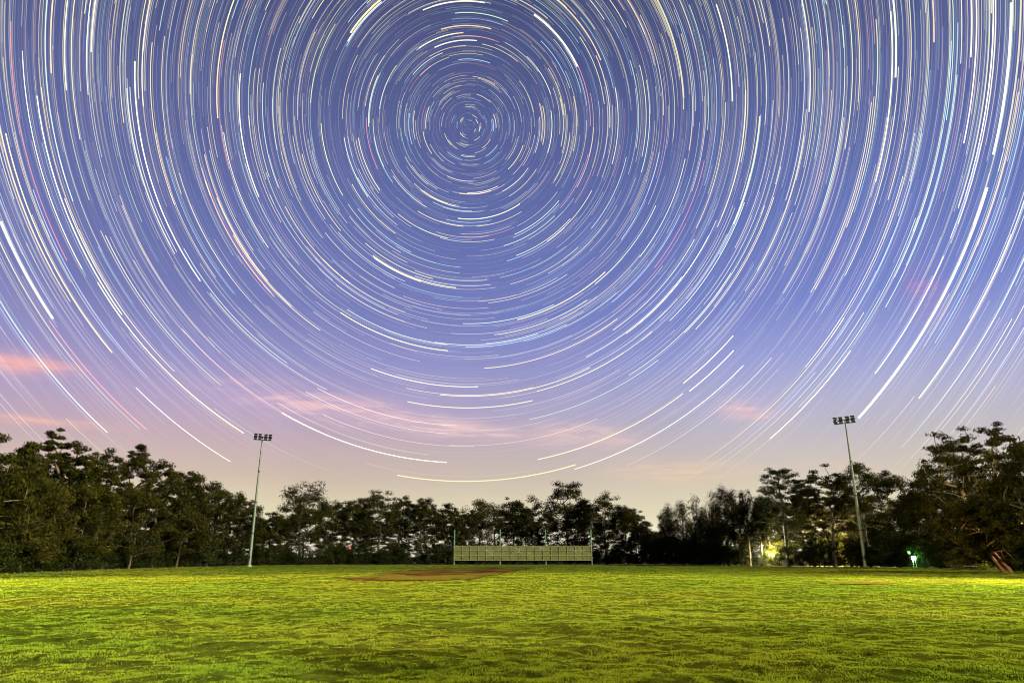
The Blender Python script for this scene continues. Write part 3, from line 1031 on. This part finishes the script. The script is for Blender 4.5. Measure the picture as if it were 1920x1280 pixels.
def panel_mat():
    m, t = mat_new('screen_sheet')
    pos = t.n('ShaderNodeNewGeometry').outputs['Position']
    nz = t.noise(pos, 0.8, 4.0, 0.6)
    c = t.ramp(nz, [(0.3, (0.15, 0.15, 0.04, 1)), (0.7, (0.22, 0.21, 0.07, 1))])
    d = t.n('ShaderNodeBsdfPrincipled', inp={'Base Color': c, 'Roughness': 0.35, 'Specular IOR Level': 0.4})
    tr = t.n('ShaderNodeBsdfTransparent', inp={0: (0.85, 0.9, 0.8, 1)})
    mx = t.n('ShaderNodeMixShader', inp={0: 0.42, 1: d.outputs[0], 2: tr.outputs[0]})
    surf(t, mx.outputs[0])
    return m


M['sheet'] = panel_mat()
NC, NRW = 17, 3
cw = Wd / NC
# sheets
ch = (zt - zb) / NRW
pm = MB().box((0, 0, 0), (cw - 0.14, 0.02, ch - 0.1)).mesh('panel', M['sheet'])
for i in range(NC):
    for j in range(NRW):
        link('panel', pm, root, (-Wd / 2 + cw * (i + 0.5), -0.02, zb + ch * (j + 0.5)))
um = MB().box((0, 0, 0), (0.075, 0.1, zt - zb - 0.04)).mesh('upright', M['frame_paint'])
for i in range(NC + 1):
    link('upright', um, root, (-Wd / 2 + cw * i, -0.06, (zt + zb) / 2))
for j in range(NRW + 1):
    MB().box((0, -0.03, zb + ch * j), (Wd + 0.1, 0.14, 0.08)).build('rail', M['frame_paint'], root)
for i in range(4):
    MB().tube((-Wd / 2 + Wd * i / 3, 0.16, -0.1), (-Wd / 2 + Wd * i / 3, 0.16, zp), 0.13, 0.10, 10).build('post', M['green_post'], root)
for i in range(1, NC, 2):
    MB().box((-Wd / 2 + cw * i, 0.12, zb / 2), (0.06, 0.06, zb)).build('leg', M['head_dark'], root)

# ------------------------------------------------------------------ star trails turning about the celestial pole
POLE = pix_dir(880, 237)
E1 = POLE.cross(Vector((0, 0, 1))).normalized()
E2 = POLE.cross(E1).normalized()
E1n, E2n, Pn = np.array(E1), np.array(E2), np.array(POLE)
ARC = R(28.5)
star_root = empty('sky', (0, 0, 0))
tag(star_root, kind='structure')


def star_mat():
    m, t = mat_new('star_light')
    a = t.n('ShaderNodeAttribute', attribute_name='glow')
    e = t.n('ShaderNodeEmission', inp={0: a.outputs['Color'], 1: 1.0})
    tr = t.n('ShaderNodeBsdfTransparent')
    ad = t.n('ShaderNodeAddShader', inp={0: e.outputs[0], 1: tr.outputs[0]})
    surf(t, ad.outputs[0])
    m.cycles.emission_sampling = 'NONE'
    return m


M['star'] = star_mat()


def arcs(rho, phi0, dphi, width, col, rad, nseg=14, lo=2.0, span=9.0, pw=0.9):
    """thin bands on the celestial sphere; returns verts, quads, colours"""
    n = len(rho)
    t = np.linspace(0, 1, nseg + 1)
    ph = phi0[:, None] + dphi[:, None] * t[None, :]
    V = []
    for s in (-0.5, 0.5):
        rr = (rho + s * width)[:, None]
        d = np.cos(rr)[..., None] * Pn + np.sin(rr)[..., None] * (np.cos(ph)[..., None] * E1n + np.sin(ph)[..., None] * E2n)
        V.append(d)
    V = np.stack(V, 2)                       # n, seg+1, 2, 3
    # light lost low in the air, clipped behind the ground
    elv = np.degrees(np.arcsin(np.clip(V[:, :, :, 2], -1, 1)))
    ext = np.clip((elv - lo) / span, 0.0, 1) ** pw
    colr = col[:, None, None, :] * ext[..., None]
    P = V * rad[:, None, None, None] + np.array([0, 0, CAM_Z])
    k = np.arange(nseg)
    q = np.stack([2 * k, 2 * k + 2, 2 * k + 3, 2 * k + 1], -1)
    Q = (np.arange(n) * 2 * (nseg + 1))[:, None, None] + q[None]
    mid = V.mean(2)
    ok = (mid[:, :-1, 2] > 0.035) & (mid[:, 1:, 2] > 0.035)
    return P.reshape(-1, 3), Q.reshape(-1, 4)[ok.reshape(-1)], np.concatenate([colr.reshape(-1, 3), np.ones((colr.size // 3, 1))], 1)


def star_obj(name, P, Q, Cc, parent):
    used = np.unique(Q)
    remap = np.zeros(len(P), int)
    remap[used] = np.arange(len(used))
    me = np_mesh(name, P[used], remap[Q], M['star'])
    a = me.color_attributes.new('glow', 'FLOAT_COLOR', 'POINT')
    a.data.foreach_set('color', Cc[used].astype(np.float32).ravel())
    return link(name, me, parent)


def polar(px, py):
    d = pix_dir(px, py)
    rho = math.acos(max(-1, min(1, d.dot(POLE))))
    return rho, math.atan2(d.dot(E2), d.dot(E1))


rs = np.random.default_rng(77)
PXR = 1 / FPX                                # one photograph pixel in radians
NAMED = [  # two ends in the photograph, width px, brightness, colour
    (1852, 352, 1609, 783, 5.0, 1.0, 'w'), (1897, 5, 1861, 290, 3.6, 1.0, 'w'), (1, 415, 100, 597, 4.2, 1.0, 'w'), (8, 250, 212, 660, 2.4, 0.9, 'y'),
    (251, 115, 377, 526, 2.8, 1.0, 'w'), (182, 530, 458, 811, 2.4, 0.9, 'y'), (383, 290, 502, 526, 2.2, 0.7, 'o'), (379, 315, 509, 549, 1.6, 0.7, 'r'), (450, 138, 486, 369, 2.6, 0.9, 'w'),
    (638, 586, 840, 657, 2.2, 0.9, 'y'), (1001, 28, 1083, 125, 4.2, 1.0, 'w'), (793, 20, 909, 5, 2.6, 0.9, 'w'), (652, 58, 742, -12, 3.4, 1.0, 'y'), (646, 74, 720, 10, 2.4, 0.9, 'w'),
    (827, 56, 921, 54, 2.2, 0.9, 'o'), (815, 90, 894, 76, 2.4, 0.9, 'w'), (784, 89, 869, 64, 2.2, 0.8, 'y'), (1425, 218, 1375, 420, 2.6, 0.9, 'y'), (1677, -10, 1676, 146, 3.2, 0.9, 'w'),
    (1675, 20, 1637, 341, 2.4, 0.9, 'y'), (1832, -20, 1805, 269, 2.6, 0.9, 'w'), (1820, -60, 1818, 108, 2.6, 0.9, 'w'), (700, 486, 790, 524, 3.4, 0.9, 'y'), (700, 478, 855, 541, 2.2, 0.9, 'y'),
    (970, 599, 1135, 510, 2.4, 0.9, 'y'), (1280, 717, 1376, 630, 2.8, 0.8, 'y'), (1292, 733, 1376, 657, 2.8, 0.8, 'w'), (745, 888, 1080, 873, 2.2, 0.9, 'y'), (528, 774, 838, 866, 2.2, 0.9, 'w'),
    (693, 697, 896, 718, 2.0, 0.8, 'w'), (826, 734, 1109, 694, 1.8, 0.7, 'y'), (765, 748, 1000, 755, 1.8, 0.8, 'y'), (906, 662, 1175, 620, 1.8, 0.7, 'y'), (1720, 745, 1900, 440, 2.6, 0.9, 'y'),
    (1440, 818, 1600, 660, 2.0, 0.8, 'y'), (1640, 700, 1770, 480, 2.2, 0.8, 'y'), (0, 560, 200, 812, 1.8, 0.8, 'g'), (100, 597, 270, 810, 1.6, 0.6, 'r'), (17, 40, 128, 488, 2.2, 0.6, 'r'),
    (97, 0, 98, 138, 2.4, 0.9, 'o'), (123, 0, 128, 170, 2.2, 0.9, 'w'), (70, 180, 228, 590, 2.2, 0.9, 'w'), (258, 724, 430, 868, 1.8, 0.8, 'g'), (178, 0, 172, 98, 2.4, 0.9, 'w'),
    (409, 222, 438, 0, 2.4, 0.9, 'y'), (1376, 190, 1340, 10, 2.8, 0.9, 'w'), (1129, 112, 1040, 0, 2.4, 0.9, 'o'), (1500, 0, 1520, 210, 2.4, 0.8, 'w'), (1750, 0, 1750, 80, 2.4, 0.9, 'o'),
    (1010, 870, 1275, 730, 1.8, 0.8, 'y'), (1075, 872, 1400, 690, 1.6, 0.8, 'w'), (860, 400, 980, 390, 2.2, 0.9, 'w'),
]
CLR = {'w': (1.0, 0.96, 0.62), 'y': (1.0, 0.88, 0.3), 'o': (1.0, 0.66, 0.3), 'r': (0.9, 0.24, 0.2), 'g': (0.66, 0.95, 0.62), 'b': (0.45, 0.7, 0.85)}
rows = []
for x0, y0, x1, y1, wpx, br, cc in NAMED:
    r0, p0 = polar(x0, y0)
    r1, p1 = polar(x1, y1)
    dp = (p1 - p0 + math.pi) % (2 * math.pi) - math.pi
    rows.append(((r0 + r1) / 2, p0, dp, (0.45 + 0.5 * wpx + (0.5 if wpx > 3 else 0)) * PXR, np.array(CLR[cc]) * br * 1.1))
# random stars: even over the sphere, a denser band where the Milky Way turns
def rand_stars(n, rmax, seed):
    r = np.random.default_rng(seed)
    z = 1 - r.random(n) * (1 - math.cos(rmax))
    return np.arccos(z), r.random(n) * 2 * math.pi, r


def in_front(rho, phi0, margin=0.04):
    """keep arcs with a piece above the land in the wider view of the camera"""
    ok = np.zeros(len(rho), bool)
    for t in np.linspace(0, 1, 7):
        ph = phi0 + ARC * t
        d = np.cos(rho)[:, None] * Pn + np.sin(rho)[:, None] * (np.cos(ph)[:, None] * E1n + np.sin(ph)[:, None] * E2n)
        ok |= (d[:, 2] > 0.05) & (d[:, 1] > 0.25)
    return ok


def tints(n, r, faint):
    base = np.array([CLR['y'], CLR['w'], CLR['o'], CLR['g'], CLR['b'], CLR['r']])
    p = [0.44, 0.24, 0.09, 0.1, 0.09, 0.04] if not faint else [0.2, 0.15, 0.08, 0.15, 0.32, 0.1]
    c = base[r.choice(6, size=n, p=p)]
    return c * r.uniform(0.9, 1.05, (n, 3))


rho, phi, r = rand_stars(2900, R(88), 1)
rin = R(52) * r.random(1900) ** 0.85 + R(0.4)
rho, phi = np.concatenate([rin, rho]), np.concatenate([r.random(1900) * 2 * math.pi, phi])
ok = in_front(rho, phi)
rho, phi = rho[ok], phi[ok]
n = len(rho)
mag = r.random(n) ** 2.2
cm = tints(n, r, False) * (0.26 + 0.7 * mag)[:, None]
wm = (0.84 + 0.26 * mag) * PXR
cm = cm * np.where(rho > R(44), 0.82, 1.0)[:, None]
order = np.argsort(-mag)
rho, phi, cm, wm, mag = rho[order], phi[order], cm[order], wm[order], mag[order]
NIND = 300 - len(rows)
for i in range(NIND):
    rows.append((rho[i], phi[i], ARC, wm[i], cm[i]))
rad0 = 4000.0
for i, (ro, p0, dp, wd_, c_) in enumerate(rows):
    P, Q, Cc = arcs(np.array([ro]), np.array([p0]), np.array([dp]), np.array([wd_]), np.array([c_]) * 1.1 / GAIN, np.array([rad0 + i * 0.7]), lo=3.0 if i < len(NAMED) else 5.5, span=5.0 if i < len(NAMED) else 12.0)
    if len(Q):
        star_obj('star_trail', P, Q, Cc, star_root)
# the rest, thousands of them
midset = (rho[NIND:], phi[NIND:], cm[NIND:], wm[NIND:])
rr_, pp_, cc_, ww_ = [], [], [], []
rho, phi, r = rand_stars(15000, R(90), 2)
phi = np.concatenate([phi, r.random(2500) * 2 * math.pi])
rho = np.concatenate([rho, R(50) * r.random(2500)])
ok = in_front(rho, phi)
rho, phi = rho[ok], phi[ok]
n = len(rho)
mg = r.random(n) ** 1.6
rr_.append(rho); pp_.append(phi); cc_.append(tints(n, r, True) * (0.02 + 0.15 * mg)[:, None]); ww_.append((0.7 + 0.45 * r.random(n)) * PXR)
# milky way: broad soft bands of faint trails
z = R(1) * r.normal(size=1500)
bands = np.array([20.5, 26.5, 36, 43, 50, 33, 41.5, 47, 54, 58])
rho = np.radians(bands[r.integers(len(bands), size=1500)]) + z * 0.7
phi = r.random(1500) * 2 * math.pi
ok = in_front(rho, phi)
n = ok.sum()
rr_.append(rho[ok]); pp_.append(phi[ok]); cc_.append(tints(n, r, True) * (0.02 + 0.08 * r.random(n))[:, None]); ww_.append((1.0 + 1.4 * r.random(n)) * PXR)
rho, phi, cols, wid = np.concatenate(rr_), np.concatenate(pp_), np.concatenate(cc_), np.concatenate(ww_)
n = len(rho)
P, Q, Cc = arcs(rho, phi, np.full(n, ARC) * (1 - 0.12 * np.random.default_rng(4).random(n) ** 3), wid, cols / GAIN, rad0 + 300 + np.arange(n) * 0.05, 12, lo=7.5, span=25.0, pw=1.5)
rho, phi, cols, wid = midset
n2 = len(rho)
P2, Q2, C2 = arcs(rho, phi, np.full(n2, ARC), wid, cols / GAIN, rad0 + 1400 + np.arange(n2) * 0.05, 12, lo=6.0, span=15.0, pw=1.5)
P, Q, Cc = np.concatenate([P, P2]), np.concatenate([Q, Q2 + len(P)]), np.concatenate([Cc, C2])
o = star_obj('faint_star_trails', P, Q, Cc, star_root)
tag(o, kind='stuff')
print('stars', n, 'tris', len(Q) * 2)
